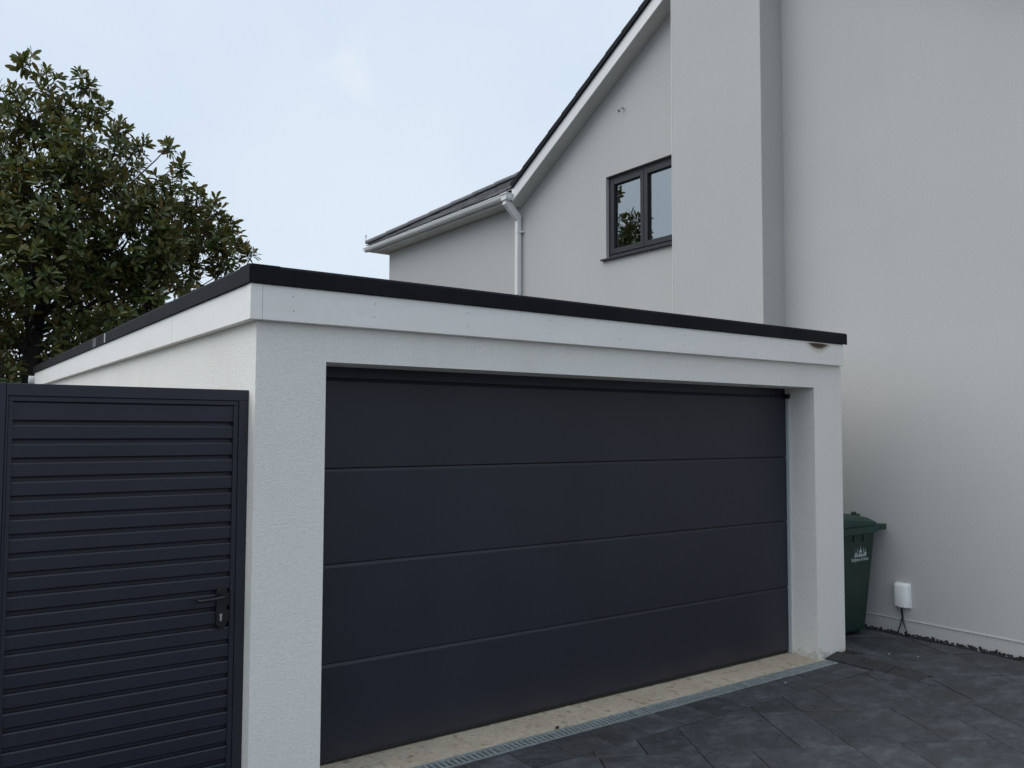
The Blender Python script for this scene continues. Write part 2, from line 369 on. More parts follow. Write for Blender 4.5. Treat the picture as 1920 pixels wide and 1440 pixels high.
# door: header, four insulated panels, pale jamb trims, rubber seals
gd = bpy.data.objects.new('garage_door', None); col.objects.link(gd); gd.parent = ga; gd.location = (0, 0.3, 0)
PZ = [0.022, 0.511, 1.0263, 1.53, 2.012]
for i in range(4):
    z0, z1 = PZ[i] + (0.0025 if i else 0), PZ[i+1] - 0.0005
    c = 0.017
    prof = [(DR+0.04, z0), (DR+0.006, z0), (DR, z0+0.003), (DR, z1-c), (DR+0.0075, z1), (DR+0.02, z1+0.0002), (DR+0.04, z1)]
    MB().prism(prof, lambda y, z: (XL-0.03, y, z), lambda y, z: (XR-0.018, y, z)).build('door_panel', M['anthracite'], gd)
MB().box(XL-0.03, XR, DR+0.018, DR+0.06, 2.016, ZT).build('header', M['anthracite'], gd)
MB().box(XR-0.035, XR-0.006, DR-0.035, DR+0.012, 1.995, 2.03).build('header_bracket', M['black_plastic'], gd)
MB().box(XL-0.03, XR, DR+0.041, DR+0.3, 0.0, ZT).build('door_backing', M['dark_void'], gd)
MB().box(XL, XR-0.016, DR+0.004, DR+0.03, 0.001, 0.021).build('bottom_seal', M['black_plastic'], gd, 0.004)
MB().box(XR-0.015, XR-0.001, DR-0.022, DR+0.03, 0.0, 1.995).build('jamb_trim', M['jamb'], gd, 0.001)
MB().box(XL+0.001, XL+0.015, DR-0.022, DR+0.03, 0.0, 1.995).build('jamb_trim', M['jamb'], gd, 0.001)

# sandy concrete threshold under the door
cb = bmesh.new()
nx, ny = 120, 12
x0, x1, y0, y1 = 0.0, 4.43, -0.032, 0.9
gridv = [[cb.verts.new((x0+(x1-x0)*i/nx, y0+(y1-y0)*(j/ny)**1.5 + (random.uniform(-.006, .003) if j == 0 else 0), -0.004 + random.uniform(-.0015, .0015))) for i in range(nx+1)] for j in range(ny+1)]
for j in range(ny):
    for i in range(nx): cb.faces.new((gridv[j][i], gridv[j][i+1], gridv[j+1][i+1], gridv[j+1][i]))
front = [cb.verts.new((v.co.x, v.co.y, -0.08)) for v in gridv[0]]
for i in range(nx): cb.faces.new((front[i], front[i+1], gridv[0][i+1], gridv[0][i]))
me = bpy.data.meshes.new('concrete_threshold'); cb.to_mesh(me); cb.free(); me.materials.append(M['concrete'])
link('concrete_threshold', me)['kind'] = 'structure'

# ------------------------------------------------------------------ drain channel in front of the door
dr = empty('drain_channel', (2.4, -0.09, 0), 'galvanised slotted drain channel across the front of the garage door', 'drain')
DY0, DY1 = -0.147, -0.036
MB().add([(0.3, DY0+.004, -0.05), (4.44, DY0+.004, -0.05), (4.44, DY1-.004, -0.05), (0.3, DY1-.004, -0.05)], [(0, 1, 2, 3)]).build('channel_base', M['dark_void'], dr)
bar_me = MB().box(-0.0085, 0.0085, DY0+0.0145, DY1-0.0145, -0.014, -0.0025).mesh('bar', M['galv'], 0.002, 1)
for k, (a, b) in enumerate(((0.34, 1.357), (1.36, 2.377), (2.38, 3.397), (3.40, 4.42))):
    gm = MB()
    gm.box(a, b, DY0, DY0+0.014, -0.02, 0.0).box(a, b, DY1-0.014, DY1, -0.02, 0.0)
    gm.box(a, a+0.012, DY0+0.0141, DY1-0.0141, -0.02, -0.0005).box(b-0.012, b, DY0+0.0141, DY1-0.0141, -0.02, -0.0005)
    gr = gm.build('grate', M['galv'], dr)
    x = a + 0.034
    while x < b - 0.02:
        link('bar', bar_me, gr, (x, 0, 0)); x += 0.0336

# ------------------------------------------------------------------ driveway: a sand bed with every slab laid on it
def smooth(t): t = max(0, min(1, t)); return t*t*(3-2*t)
def zf(x, y):
    return 0.027*smooth((x-4.47)/0.14)*smooth((y+1.0)/0.6)*smooth((5.5-x)/0.7)
dv_m = MB()
gx = np.linspace(-4, 5.70, 60); gy = np.linspace(-7, 8.3, 70)
vs = [(x, y, zf(x, y)-0.018) for y in gy for x in gx]; fs = []
for j in range(len(gy)-1):
    for i in range(len(gx)-1):
        xm, ym = (gx[i]+gx[i+1])/2, (gy[j]+gy[j+1])/2
        if ym > -0.12 and xm < 4.43: continue
        fs.append((j*60+i, j*60+i+1, (j+1)*60+i+1, (j+1)*60+i))
dv_m.add(vs, fs)
dv = dv_m.build('driveway', M['joint']); dv['kind'] = 'structure'

def clip(poly, a, b, c):
    """keep the side a*x + b*y <= c"""
    out = []
    for i in range(len(poly)):
        p, q = poly[i], poly[(i+1) % len(poly)]
        dp, dq = a*p[0]+b*p[1]-c, a*q[0]+b*q[1]-c
        if dp <= 0: out.append(p)
        if (dp < 0) != (dq < 0) and dp != dq:
            t = dp/(dp-dq); out.append((p[0]+t*(q[0]-p[0]), p[1]+t*(q[1]-p[1])))
    return out
def area(p): return 0.5*sum(p[i][0]*p[(i+1) % len(p)][1]-p[(i+1) % len(p)][0]*p[i][1] for i in range(len(p)))
def inset(poly, d):
    if area(poly) < 0: poly = poly[::-1]
    out = list(poly)
    for i in range(len(poly)):
        p, q = poly[i], poly[(i+1) % len(poly)]
        nx_, ny_ = q[1]-p[1], -(q[0]-p[0]); l = math.hypot(nx_, ny_)
        if l < 1e-6: continue
        nx_, ny_ = nx_/l, ny_/l
        out = clip(out, nx_, ny_, nx_*p[0]+ny_*p[1]-d)
        if len(out) < 3: return []
    res = []
    for q in out:
        if not res or math.hypot(q[0]-res[-1][0], q[1]-res[-1][1]) > 2e-3: res.append(q)
    if len(res) > 2 and math.hypot(res[0][0]-res[-1][0], res[0][1]-res[-1][1]) < 2e-3: res.pop()
    return res
n_slab = 0
def slab(poly, joint=0.0030, name='paving_slab', lift=0.0):
    global n_slab
    p1 = inset(poly, joint)
    if len(p1) < 3 or abs(area(p1)) < 0.004: return
    p2 = inset(p1, 0.004)
    if len(p2) != len(p1): p2 = [(q[0], q[1]) for q in p1]
    cx, cy = sum(q[0] for q in p1)/len(p1), sum(q[1] for q in p1)/len(p1)
    tx, ty, dz = random.uniform(-.003, .003), random.uniform(-.003, .003), random.uniform(-.0012, .0012) + lift
    H = lambda q, d: zf(*q) + dz + tx*(q[0]-cx) + ty*(q[1]-cy) + d
    n = len(p1)
    v = [(*q, H(q, -0.045)) for q in p1] + [(*q, H(q, -0.0035)) for q in p1] + [(*q, H(q, 0)) for q in p2]
    f = [(i, (i+1) % n, n+(i+1) % n, n+i) for i in range(n)] + [(n+i, n+(i+1) % n, 2*n+(i+1) % n, 2*n+i) for i in range(n)] + [tuple(range(2*n, 3*n))]
    me = bpy.data.meshes.new(name); me.from_pydata([(a-cx, b-cy, c) for a, b, c in v], [], f); me.materials.append(M['edging' if name == 'edging_sett' else 'paving'])
    link(name, me, dv, (cx, cy, 0)); n_slab += 1
# border course along the drain
x = 1.357 - 0.2795*4
while x < 4.4:
    slab([(x, -0.407), (min(x+0.2795, 4.465), -0.407), (min(x+0.2795, 4.465), -0.151), (x, -0.151)]); x += 0.2795
# edging course running out from the right pillar
for a, b in ((-0.245, 0.0), (-0.49, -0.245), (-0.735, -0.49)):
    slab([(4.465, a), (4.625, a), (4.625, b), (4.465, b)], name='edging_sett')
# random coursed field, turned 28.3 degrees from the garage
TH = R(28.3); D1 = (math.sin(TH), math.cos(TH)); D2 = (math.cos(TH), -math.sin(TH))
def xy(s, t): return (s*D1[0]+t*D2[0], s*D1[1]+t*D2[1])
known = {0: [1.735, 2.02, 2.31, 2.89, 3.175, 3.76, 4.05, 4.34, 4.92], 1: [1.74, 2.32, 2.89, 3.175, 3.47, 4.05, 4.385, 4.96],
         2: [2.6, 3.175, 3.65, 4.01, 4.385, 4.96], -1: [1.75, 2.31, 2.6, 3.18, 3.47, 4.05, 4.34, 4.92], -2: [2.03, 2.6, 2.89, 3.47, 4.05, 4.63]}
for k in range(-13, 15):
    s0, s1 = 0.39 + 0.565*k, 0.39 + 0.565*(k+1)
    js = list(known.get(k, [1.75 + random.choice((0, .289))]))
    while js[-1] < 9.5: js.append(js[-1] + random.choice((.289, .578, .578, .867)))
    while js[0] > -3.5: js.insert(0, js[0] - random.choice((.289, .578, .578, .867)))
    for t0, t1 in zip(js, js[1:]):
        parts = [(s0, s1)]
        if t1-t0 < 0.35 and random.random() < 0.25 and k not in known: parts = [(s0, (s0+s1)/2), ((s0+s1)/2, s1)]
        for a, b in parts:
            q = [xy(a, t0), xy(a, t1), xy(b, t1), xy(b, t0)]
            if area(q) < 0: q = q[::-1]
            cx, cy = sum(z[0] for z in q)/4, sum(z[1] for z in q)/4
            if cx < -2.6 or cy < -4.6 or cy > 2.6: continue
            q = clip(q, 1, 0, 5.605)
            if len(q) < 3: continue
            if q[0] and max(z[1] for z in q) > -0.737 and max(z[0] for z in q) > 4.463 and min(z[0] for z in q) < 4.627:
                pieces = [clip(q, 1, 0, 4.463), clip(clip(clip(q, -1, 0, -4.463), 1, 0, 4.627), 0, 1, -0.737), clip(q, -1, 0, -4.627)]
            else: pieces = [q]
            for pc in pieces:
                if len(pc) >= 3 and sum(z[0] for z in pc)/len(pc) < 4.55: pc = clip(pc, 0, 1, -0.409)
                elif len(pc) >= 3 and max(z[1] for z in pc) > 0: pc = clip(pc, -1, 0, -4.745)
                if len(pc) >= 3: slab(pc)

# dark gravel strip against the house wall
gm = MB()
ico = bmesh.new(); bmesh.ops.create_icosphere(ico, subdivisions=1, radius=1.0)
iv = np.array([v.co[:] for v in ico.verts]); iff = [tuple(v.index for v in f.verts) for f in ico.faces]; ico.free()
for i in range(1900):
    y = random.uniform(-3.2, 2.6); xx = 5.70 - random.uniform(0.008, 0.10)
    r = random.uniform(.006, .014); a = Euler((random.uniform(0, 6), random.uniform(0, 6), random.uniform(0, 6))).to_matrix()
    s = np.array((r*random.uniform(.8, 1.5), r*random.uniform(.7, 1.1), r*random.uniform(.5, .9)))
    jit = iv*(1+rng.uniform(-.18, .18, (len(iv), 1)))
    pts = (jit*s) @ np.array(a).T + np.array((xx, y, -0.002 + 0.020*max(0, 1-(5.70-xx)/0.10)*random.random() + random.uniform(-.004, .004)))
    gm.add(pts, iff)
M['gravel'] = plain('charcoal gravel', (0.014, 0.0145, 0.017), 0.8, 0.5, 25)
tag(gm.build('gravel', M['gravel']), 'dark gravel strip along the foot of the grey house wall', 'gravel', kind='stuff')
# small loose stones
def stone(name, mat, p, r, label, cat, group=None):
    s = MB(); s.add((iv*(1+rng.uniform(-.25, .25, (len(iv), 1))))*np.array((r, r*.8, r*.6)), iff)
    o = s.build(name, mat); o.location = p; tag(o, label, cat, group); return o
stone('pebble', M['pebble'], (1.815, -0.021, 0.006), 0.014, 'small dark pebble on the sandy concrete beside the drain', 'stone')
for p, lb in (((4.862, -0.29, zf(4.862, -.29)+.003), 'white stone chip on the paving nearest the green bin'), ((4.99, -0.45, zf(4.99, -.45)+.003), 'white stone chip on the paving toward the grey house wall'), ((3.66, -0.235, .003), 'white stone chip on the border slab beside the drain')):
    stone('stone_chip', M['stone_chip'], p, 0.006, lb, 'stone', 'white stone chips on the paving')

# ------------------------------------------------------------------ side gate left of the garage
gt = empty('side_gate', (-0.5, 0.1, 0), 'dark slatted metal side gate with black lever handle beside the garage pillar', 'gate')
GY, ZG, GX = 0.0874, 1.9261, -1.0047
fr = MB()
fr.box(GX, -0.0005, GY, GY+0.05, 1.874, ZG)                              # top rail
fr.box(-0.046, -0.0005, GY, GY+0.05, 0.03, 1.8735).box(GX, GX+0.008, GY, GY+0.05, 0.03, 1.8735)
fr.box(GX, -0.0005, GY, GY+0.05, -0.02, 0.0295)
fr.build('frame', M['gate_paint'], gt, 0.0025)
st = MB()
st.box(GX+0.008, -0.0465, GY+0.007, GY+0.05, 1.852, 1.8738).box(-0.069, -0.0465, GY+0.007, GY+0.05, 0.03, 1.8515).box(GX+0.008, GX+0.026, GY+0.007, GY+0.05, 0.03, 1.8515)
st.build('inner_frame', M['gate_paint'], gt, 0.002)
MB().box(GX+0.02, -0.05, GY+0.036, GY+0.045, 0.03, 1.87).build('backing_sheet', M['gate_paint'], gt)
pit = 0.0786
def slat_prof(h): return [(GY+0.035, 0), (GY+0.021, 0.0005), (GY+0.0155, 0.006), (GY+0.0145, h-0.006), (GY+0.0175, h-0.0005), (GY+0.021, h), (GY+0.035, h+0.0005)]
sl_me = MB().prism(slat_prof(pit-0.0165), lambda y, z: (GX+0.0265, y, z), lambda y, z: (-0.0695, y, z)).mesh('slat', M['gate_paint'])
ztop = 1.753
MB().prism(slat_prof(1.8515-ztop-0.0165), lambda y, z: (GX+0.0265, y, z+ztop+0.0165), lambda y, z: (-0.0695, y, z+ztop+0.0165)).build('slat', M['gate_paint'], gt)
for k in range(22):
    z = ztop - pit*(k+1) + 0.0165
    if z < 0.04: break
    link('slat', sl_me, gt, (0, 0, z))
MB().box(GX-0.13, GX-0.0015, GY, GY+0.08, -0.02, ZG+0.003).build('post', M['gate_paint'], gt, 0.003)
# handle set
hp = MB(); pts = []
cxh, zc0, zc1, rr_ = -0.109, 0.835, 0.978, 0.0235
for i in range(13): a = math.pi*i/12; pts.append((cxh+rr_*math.cos(a), zc1-0.003+rr_*math.sin(a)*1.0))
for i in range(13): a = math.pi+math.pi*i/12; pts.append((cxh+rr_*math.cos(a), zc0+rr_*math.sin(a)))
hp.prism(pts, lambda x, z: (x, GY-0.004, z), lambda x, z: (x, GY+0.016, z))
hd = hp.build('handle', M['black_plastic'], gt, 0.0015, 1)
MB().tube([(cxh, GY+0.002, 0.962), (cxh, GY-0.045, 0.962), (cxh-0.012, GY-0.052, 0.961), (cxh-0.06, GY-0.052, 0.956), (cxh-0.112, GY-0.048, 0.953), (cxh-0.124, GY-0.036, 0.957)], [0.0105, 0.0098, 0.0095, 0.0085, 0.008, 0.007], 10).build('lever', M['black_plastic'], hd, smooth=True)
MB().tube([(cxh, GY-0.0035, 0.962), (cxh, GY-0.012, 0.962)], 0.017, 16).build('rose', M['black_plastic'], hd)
ky = MB(); pts = []
for i in range(17): a = R(-60) + R(300)*i/16; pts.append((cxh-0.004+0.0066*math.cos(a), 0.872+0.0066*math.sin(a)))
pts = [(cxh-0.004+0.0044, 0.846), (cxh-0.004+0.0044, 0.8665)] + [q for q in pts if q[1] > 0.8665] + [(cxh-0.004-0.0044, 0.8665), (cxh-0.004-0.0044, 0.846), (cxh-0.004, 0.8435)]
ky.prism(pts, lambda x, z: (x, GY-0.0065, z), lambda x, z: (x, GY-0.003, z)).build('lock_cylinder', M['silver'], hd)

# ------------------------------------------------------------------ the house
ho = empty('house', (HX+4, 2, 0), 'tall grey rendered house with gable, chimney breast and slate hip roof behind the garage', 'house')
ZE = 4.955                                    # eaves level
YA, SL = 1.82, 0.574                          # gable centre line and slope
def zs(y): return 4.915 + (5.636-y)*SL if y >= YA else 4.915 + (5.636-(2*YA-y))*SL     # underside of the gable soffit
WY0, WY1, WZ0, WZ1 = 2.6, 3.857, 3.877, 4.905
YS, YN, XB = -5.0, 9.71, 14.0
yl = 5.636 - (ZE-4.915)/SL; yr = 2*YA - yl
hw = MB()
P3 = lambda y, z: (HX, y, z)
for q in ([(YS, -.1), (WY0, -.1), (WY0, ZE), (YS, ZE)], [(WY1, -.1), (YN, -.1), (YN, ZE), (WY1, ZE)], [(WY0, -.1), (WY1, -.1), (WY1, WZ0), (WY0, WZ0)],
          [(WY0, WZ1), (WY1, WZ1), (WY1, ZE), (WY0, ZE)], [(yr, ZE), (yl, ZE), (YA, zs(YA)+.02)]):
    hw.add([P3(*z) for z in q], [tuple(range(len(q)))[::-1]])
for (a, b) in (((WY0, WZ0), (WY1, WZ0)), ((WY1, WZ0), (WY1, WZ1)), ((WY1, WZ1), (WY0, WZ1)), ((WY0, WZ1), (WY0, WZ0))):
    hw.add([(HX, *a), (HX, *b), (HX+0.3, *b), (HX+0.3, *a)], [(0, 1, 2, 3)])
hw.add([(HX, YN, -.1), (XB, YN, -.1), (XB, YN, ZE), (HX, YN, ZE)], [(0, 1, 2, 3)])
hw.add([(HX, YS, -.1), (XB, YS, -.1), (XB, YS, ZE), (HX, YS, ZE)], [(3, 2, 1, 0)])
hw.add([(XB, YS, -.1), (XB, YN, -.1), (XB, YN, ZE), (XB, YS, ZE)], [(0, 1, 2, 3)])
hwo = hw.build('wall', M['house_render'], ho)
MB().box(HX-0.007, HX+0.01, YS, 1.2, 0.118, 0.1245).build('base_bead', M['bead'], ho)
CX, CY0, CY1 = 5.359, 1.225, 2.408
cb_ = MB().box(CX, HX+0.6, CY0, CY1, -0.1, 8.6).build('chimney_breast', M['house_render'], ho, 0.005)
MB().box(CX-0.003, CX+0.004, CY1-0.006, CY1+0.003, 2.0, 8.59).build('corner_bead', M['bead'], cb_)
MB().box(CX-0.05, HX+0.65, CY0-0.05, CY1+0.05, 8.6, 8.7).build('chimney_cap', M['ridge'], cb_)
for yy in (1.5, 2.1): MB().tube([(5.8, yy, 8.7), (5.8, yy, 9.05)], [0.13, 0.11], 14).build('chimney_pot', M['ridge'], cb_)
# window
wi = bpy.data.objects.new('window', None); col.objects.link(wi); wi.parent = ho; wi.location = Vector((HX, 3.2, WZ0)) - ho.location
wf = MB(); X0, X1 = HX+0.047, HX+0.11
wf.box(X0, X1, WY1-0.042, WY1, WZ0, WZ1).box(X0, X1, WY0, WY0+0.042, WZ0, WZ1).box(X0, X1, WY0+0.0421, WY1-0.0421, WZ1-0.045, WZ1).box(X0, X1, WY0+0.0421, WY1-0.0421, WZ0, WZ0+0.042)
wf.box(X0+.012, X1, 3.215, 3.243, WZ0+.0421, WZ1-.0451)
wf.build('window_frame', M['window_paint'], wi, 0.002)
def ring(m, x0, x1, y0, y1, z0, z1, wy, wz):
    m.box(x0, x1, y0, y0+wy, z0, z1).box(x0, x1, y1-wy, y1, z0, z1).box(x0, x1, y0+wy+1e-4, y1-wy-1e-4, z0, z0+wz).box(x0, x1, y0+wy+1e-4, y1-wy-1e-4, z1-wz, z1); return m
for y0, y1 in ((2.646, 3.2255), (3.2325, 3.811)):
    ring(MB(), X0-0.010, X1-0.012, y0, y1, WZ0+0.046, WZ1-0.049, 0.058, 0.062).build('sash', M['window_paint'], wi, 0.0035)
    ring(MB(), X0+0.006, X0+0.018, y0+0.0585, y1-0.0585, WZ0+0.1085, WZ1-0.1115, 0.007, 0.007).build('glazing_gasket', M['black_plastic'], wi)
    ring(MB(), X0+0.0355, X0+0.05, y0+0.0585, y1-0.0585, WZ0+0.1085, WZ1-0.1115, 0.018, 0.018).build('spacer_bar', M['jamb'], wi)
    MB().add([(X0+0.026, y0+0.05, WZ0+0.1), (X0+0.026, y1-0.05, WZ0+0.1), (X0+0.026, y1-0.05, WZ1-0.1), (X0+0.026, y0+0.05, WZ1-0.1)], [(0, 3, 2, 1)]).build('pane', M['glass'], wi)
MB().prism([(HX-0.045, 3.846), (HX+0.06, 3.853), (HX+0.06, 3.8775), (HX-0.045, 3.8695)], lambda x, z: (x, 2.53, z), lambda x, z: (x, 3.921, z)).build('sill', M['window_paint'], wi, 0.003)
# room seen dimly through the glass
rm = MB(); a, b, c, d = HX+0.31, HX+2.6, 1.7, 4.9
rm.add([(a, c, 3.0), (b, c, 3.0), (b, d, 3.0), (a, d, 3.0), (a, c, 5.3), (b, c, 5.3), (b, d, 5.3), (a, d, 5.3)], [(0, 1, 2, 3), (4, 7, 6, 5), (1, 5, 6, 2), (0, 4, 5, 1), (3, 2, 6, 7)])
M['room'] = plain('dim room plaster', (0.30, 0.30, 0.28), 0.9, 0.05, 2)
rm.build('room_lining', M['room'], wi)

# gable verge: soffit, bargeboard, dark verge units; left and right slopes
def slope_strip(m, x0, x1, ya, yb, lo, hi):
    m.prism([(ya, zs(ya)+lo), (yb, zs(yb)+lo), (yb, zs(yb)+hi), (ya, zs(ya)+hi)], lambda y, z: (x0, y, z), lambda y, z: (x1, y, z)); return m
for ya, yb, jn in ((2.30, 5.66, 5.2), (1.34, -2.02, -1.4)):
    ss = 1 if yb > ya else -1
    slope_strip(MB(), 5.502, HX-0.001, ya, jn-0.002*ss, 0.0, 0.012).build('soffit', M['soffit'], ho)
    slope_strip(MB(), 5.502, HX-0.001, jn+0.002*ss, yb, 0.0, 0.012).build('soffit', M['soffit'], ho)
    ye = 5.585 if ss > 0 else 2*YA-5.585
    slope_strip(MB(), 5.480, 5.5015, ya, ye, -0.006, 0.168).build('bargeboard', M['pvc'], ho, 0.002)
    # verge units
    y = ye - 0.02*ss; k = 0
    while (y > 2.35) if ss > 0 else (y < 1.3):
        y2 = y - 0.285*ss
        m = MB()
        m.prism([(y, zs(y)+0.166), (y2, zs(y2)+0.166), (y2, zs(y2)+0.243), (y, zs(y)+0.243)], lambda yy, z: (5.452, yy, z), lambda yy, z: (5.60, yy, z))
        m.prism([(y+.035*ss, zs(y+.035*ss)+0.240), (y2, zs(y2)+0.2435), (y2, zs(y2)+0.255), (y+.035*ss, zs(y+.035*ss)+0.267)], lambda yy, z: (5.462, yy, z), lambda yy, z: (5.66, yy, z))
        m.build('verge_tile', M['black'], ho, 0.003, 1); y = y2; k += 1

# roof: sheets, then the slates and hip tiles that show above the far gutter
EX, EZ, TP = 5.43, 5.085, 0.577
def zr(x): return EZ + (x-EX)*TP
rf_m = MB()
ye0, ye1, xm, xe = YS-0.3, 10.0, 9.715, XB+0.27
yv = 5.64; yv2 = 2*YA - yv                      # feet of the valleys
tv = xm - EX
rf_m.add([(EX, yv, EZ), (EX, ye1, EZ), (xm, ye1-tv, zr(xm)), (xm, yv-tv, zr(xm)), (EX, ye0, EZ), (EX, yv2, EZ), (xm, yv2+tv, zr(xm)), (xm, ye0+tv, zr(xm)), (xe, ye0, EZ), (xe, ye1, EZ)],
         [(0, 3, 2, 1), (4, 7, 6, 5), (1, 2, 9), (4, 8, 7), (7, 8, 9, 2)])
zg = lambda y: zs(y) + 0.235
rf_m.add([(5.5, 5.55, zg(5.55)), (5.5, YA, zg(YA)), (9.4, YA, zg(YA)), (5.75, 5.55, zg(5.55)), (5.5, 2*YA-5.55, zg(5.55)), (5.75, 2*YA-5.55, zg(5.55))], [(0, 1, 2, 3), (1, 4, 5, 2)])
rf = rf_m.build('roof', M['slate'], ho)
ang = math.atan(TP); cs, sn = math.cos(ang), math.sin(ang)
# one slate: local x up the slope, y along the eave
tl = MB().box(0, 0.34, -0.147, 0.147, 0, 0.018).mesh('roof_slate', M['slate'])
row = 0
t = -0.03
while t < 3.1:
    y = 10.0 - max(t, 0) - (0.15 if row % 2 else 0.0) - 0.10
    while y > (5.80 if t < 0.12 else 5.62 - t):
        o = link('roof_slate', tl, rf, (EX+t, y, zr(EX+t) + 0.016 + random.uniform(-.002, .002)))
        o.rotation_euler = (random.uniform(-.006, .006), -(ang - 0.05 + random.uniform(-.006, .006)), 0)
        y -= 0.299
    t += 0.185; row += 1
hd_ = Vector((1, -1, TP)).normalized()
ht = MB(); prof = []
side = Vector((1, 1, 0)).normalized(); nrm = hd_.cross(side); nrm = nrm if nrm.z > 0 else -nrm
def hip_pts(r, off):   # half-round section
    return [side*(r*math.cos(math.pi*k/8)) + nrm*(r*0.72*math.sin(math.pi*k/8)+off) for k in range(9)]
def hip_mesh():
    m = MB(); A = hip_pts(0.105, 0.012); B = [q + hd_*0.46 for q in hip_pts(0.099, 0.006)]
    A2 = [q*1.0 - nrm*0.014 for q in hip_pts(0.093, 0.012)]; B2 = [q + hd_*0.46 - nrm*0.014 for q in hip_pts(0.087, 0.006)]
    v = A + B + A2 + B2; f = []
    for k in range(8):
        f += [(k, k+1, 10+k, 9+k), (18+k, 27+k, 28+k, 19+k), (k, 18+k, 19+k, k+1), (9+k, 10+k, 28+k, 27+k)]
    f += [(0, 9, 27, 18), (8, 26, 35, 17)]
    return m.add(v, f).mesh('hip_tile', M['ridge'])
hm = hip_mesh(); base = Vector((EX-0.02, ye1+0.02, EZ+0.01))
for k in range(14): link('hip_tile', hm, rf, base + hd_*(0.43*k))
# curled iron at the foot of the hip
cur = []
for i in range(22):
    a = 1.9*math.pi*i/21; r = 0.045 - 0.0012*i
    cur.append(base + Vector((-0.02, 0.02, 0.10)) + Vector((0, 1, 0))*(0.0 + r*math.sin(a)*0.9) + Vector((0, 0, 1))*(0.06 - r*math.cos(a)+0.0))
MB().tube([base + Vector((0.05, -0.05, 0.02)), base + Vector((-0.02, 0.02, 0.03))] + [Vector(q) for q in cur], 0.006, 6).build('hip_iron', M['jamb'], rf)

# far eaves: soffit, fascia, gutter, brackets, downpipe
MB().box(5.502, HX-0.001, 5.665, 9.71, 4.948, 4.960).build('soffit', M['soffit'], ho)
MB().box(5.502, XB, 9.711, 9.93, 4.948, 4.960).build('soffit', M['soffit'], ho)
MB().box(5.480, 5.5015, 5.62, 9.951, 4.953, 5.08).build('eaves_board', M['pvc'], ho)
MB().box(5.480, XB, 9.9305, 9.9505, 4.953, 5.08).build('eaves_board', M['pvc'], ho)
MB().prism([(5.62, 4.937), (5.66, 4.937), (5.66, 5.06), (5.50, 5.10), (5.50, zs(5.5)-0.004)], lambda y, z: (5.503, y, z), lambda y, z: (HX-0.002, y, z)).build('box_end', M['soffit'], ho)
gp = []
GCX, GZ = 5.422, 5.048
for k in range(11): a = math.pi + math.pi*k/10; gp.append((GCX+0.054*math.cos(a), GZ-0.012+0.062*math.sin(a)))
outer = [(GCX-0.060, GZ)] + [(GCX-0.060, GZ-0.010)] + gp + [(GCX+0.054, GZ)]
inner = [(GCX+0.050, GZ)] + [(GCX+0.050*math.cos(math.pi+math.pi*k/10), GZ-0.012+0.057*math.sin(math.pi+math.pi*k/10)) for k in range(10, -1, -1)] + [(GCX-0.050, GZ)]
gu = MB().prism(outer+inner, lambda x, z: (x, 5.575, z), lambda x, z: (x, 10.10, z)).build('gutter', M['pvc'], ho)
MB().prism(outer, lambda x, z: (x, 5.560, z), lambda x, z: (x, 5.5745, z)).build('stop_end', M['pvc'], gu, 0.002)
MB().box(GCX-0.066, 5.515, 5.552, 5.70, GZ-0.010, GZ+0.006).build('running_outlet', M['pvc'], gu, 0.003)
MB().box(GCX-0.050, GCX+0.060, 5.572, 5.70, GZ-0.088, GZ-0.0105).build('running_outlet', M['pvc'], gu, 0.004)
MB().prism([(x_-GCX, z_) for x_, z_ in outer+inner], lambda d, z: (5.36, 10.04-d, z), lambda d, z: (XB, 10.04-d, z)).build('gutter', M['pvc'], ho)
for y in (5.95, 6.75, 7.55, 8.35, 9.15, 9.85):
    MB().prism([(GCX-0.064, GZ+0.004)] + [(GCX-0.064, GZ-0.012)] + [(GCX+0.058*math.cos(math.pi+math.pi*k/8), GZ-0.012+0.066*math.sin(math.pi+math.pi*k/8)) for k in range(9)] + [(GCX+0.06, GZ+0.002), (GCX+0.0545, GZ+0.002)] +
               [(GCX+0.0545*math.cos(math.pi+math.pi*k/8), GZ-0.012+0.0625*math.sin(math.pi+math.pi*k/8)) for k in range(8, -1, -1)] + [(GCX-0.0605, GZ+0.004)],
               lambda x, z: (x, y, z), lambda x, z: (x, y+0.035, z)).build('gutter_bracket', M['pvc'], gu)
PY, pw = 5.645, 0.034
dp = MB().box(5.602, 5.667, PY-pw, PY+pw, 0.0, 4.74).build('downpipe', M['pvc'], ho, 0.005)
MB().prism([(5.394, 4.985), (5.394, 4.905), (5.599, 4.70), (5.6015, 4.735), (5.669, 4.735), (5.669, 4.775), (5.456, 4.985)], lambda x, z: (x, PY-pw-.002, z), lambda x, z: (x, PY+pw+.002, z)).build('offset_bend', M['pvc'], dp, 0.004)
MB().box(5.390, 5.460, PY-pw-.005, PY+pw+.005, 4.900, 4.947).build('pipe_socket', M['pvc'], dp, 0.003)
for zz in (4.53, 2.6):
    MB().box(5.597, HX-0.001, PY-pw-0.005, PY+pw+0.005, zz, zz+0.022).box(5.655, HX-0.001, PY-pw-0.035, PY-pw-0.0055, zz, zz+0.022).build('pipe_bracket', M['pvc'], dp, 0.002)
# small hook in the gable
MB().tube([(HX, 3.53, 5.69), (HX-0.045, 3.53, 5.69), (HX-0.05, 3.545, 5.67)], 0.011, 8).tube([(HX-0.006, 3.61, 5.685), (HX+.002, 3.61, 5.685)], 0.02, 8).build('wall_hook', M['jamb'], ho)
MB().tube([(HX-0.012, 3.612, 5.685), (HX-0.005, 3.612, 5.685)], 0.014, 8).build('wall_hole_cap', M['black_plastic'], ho)

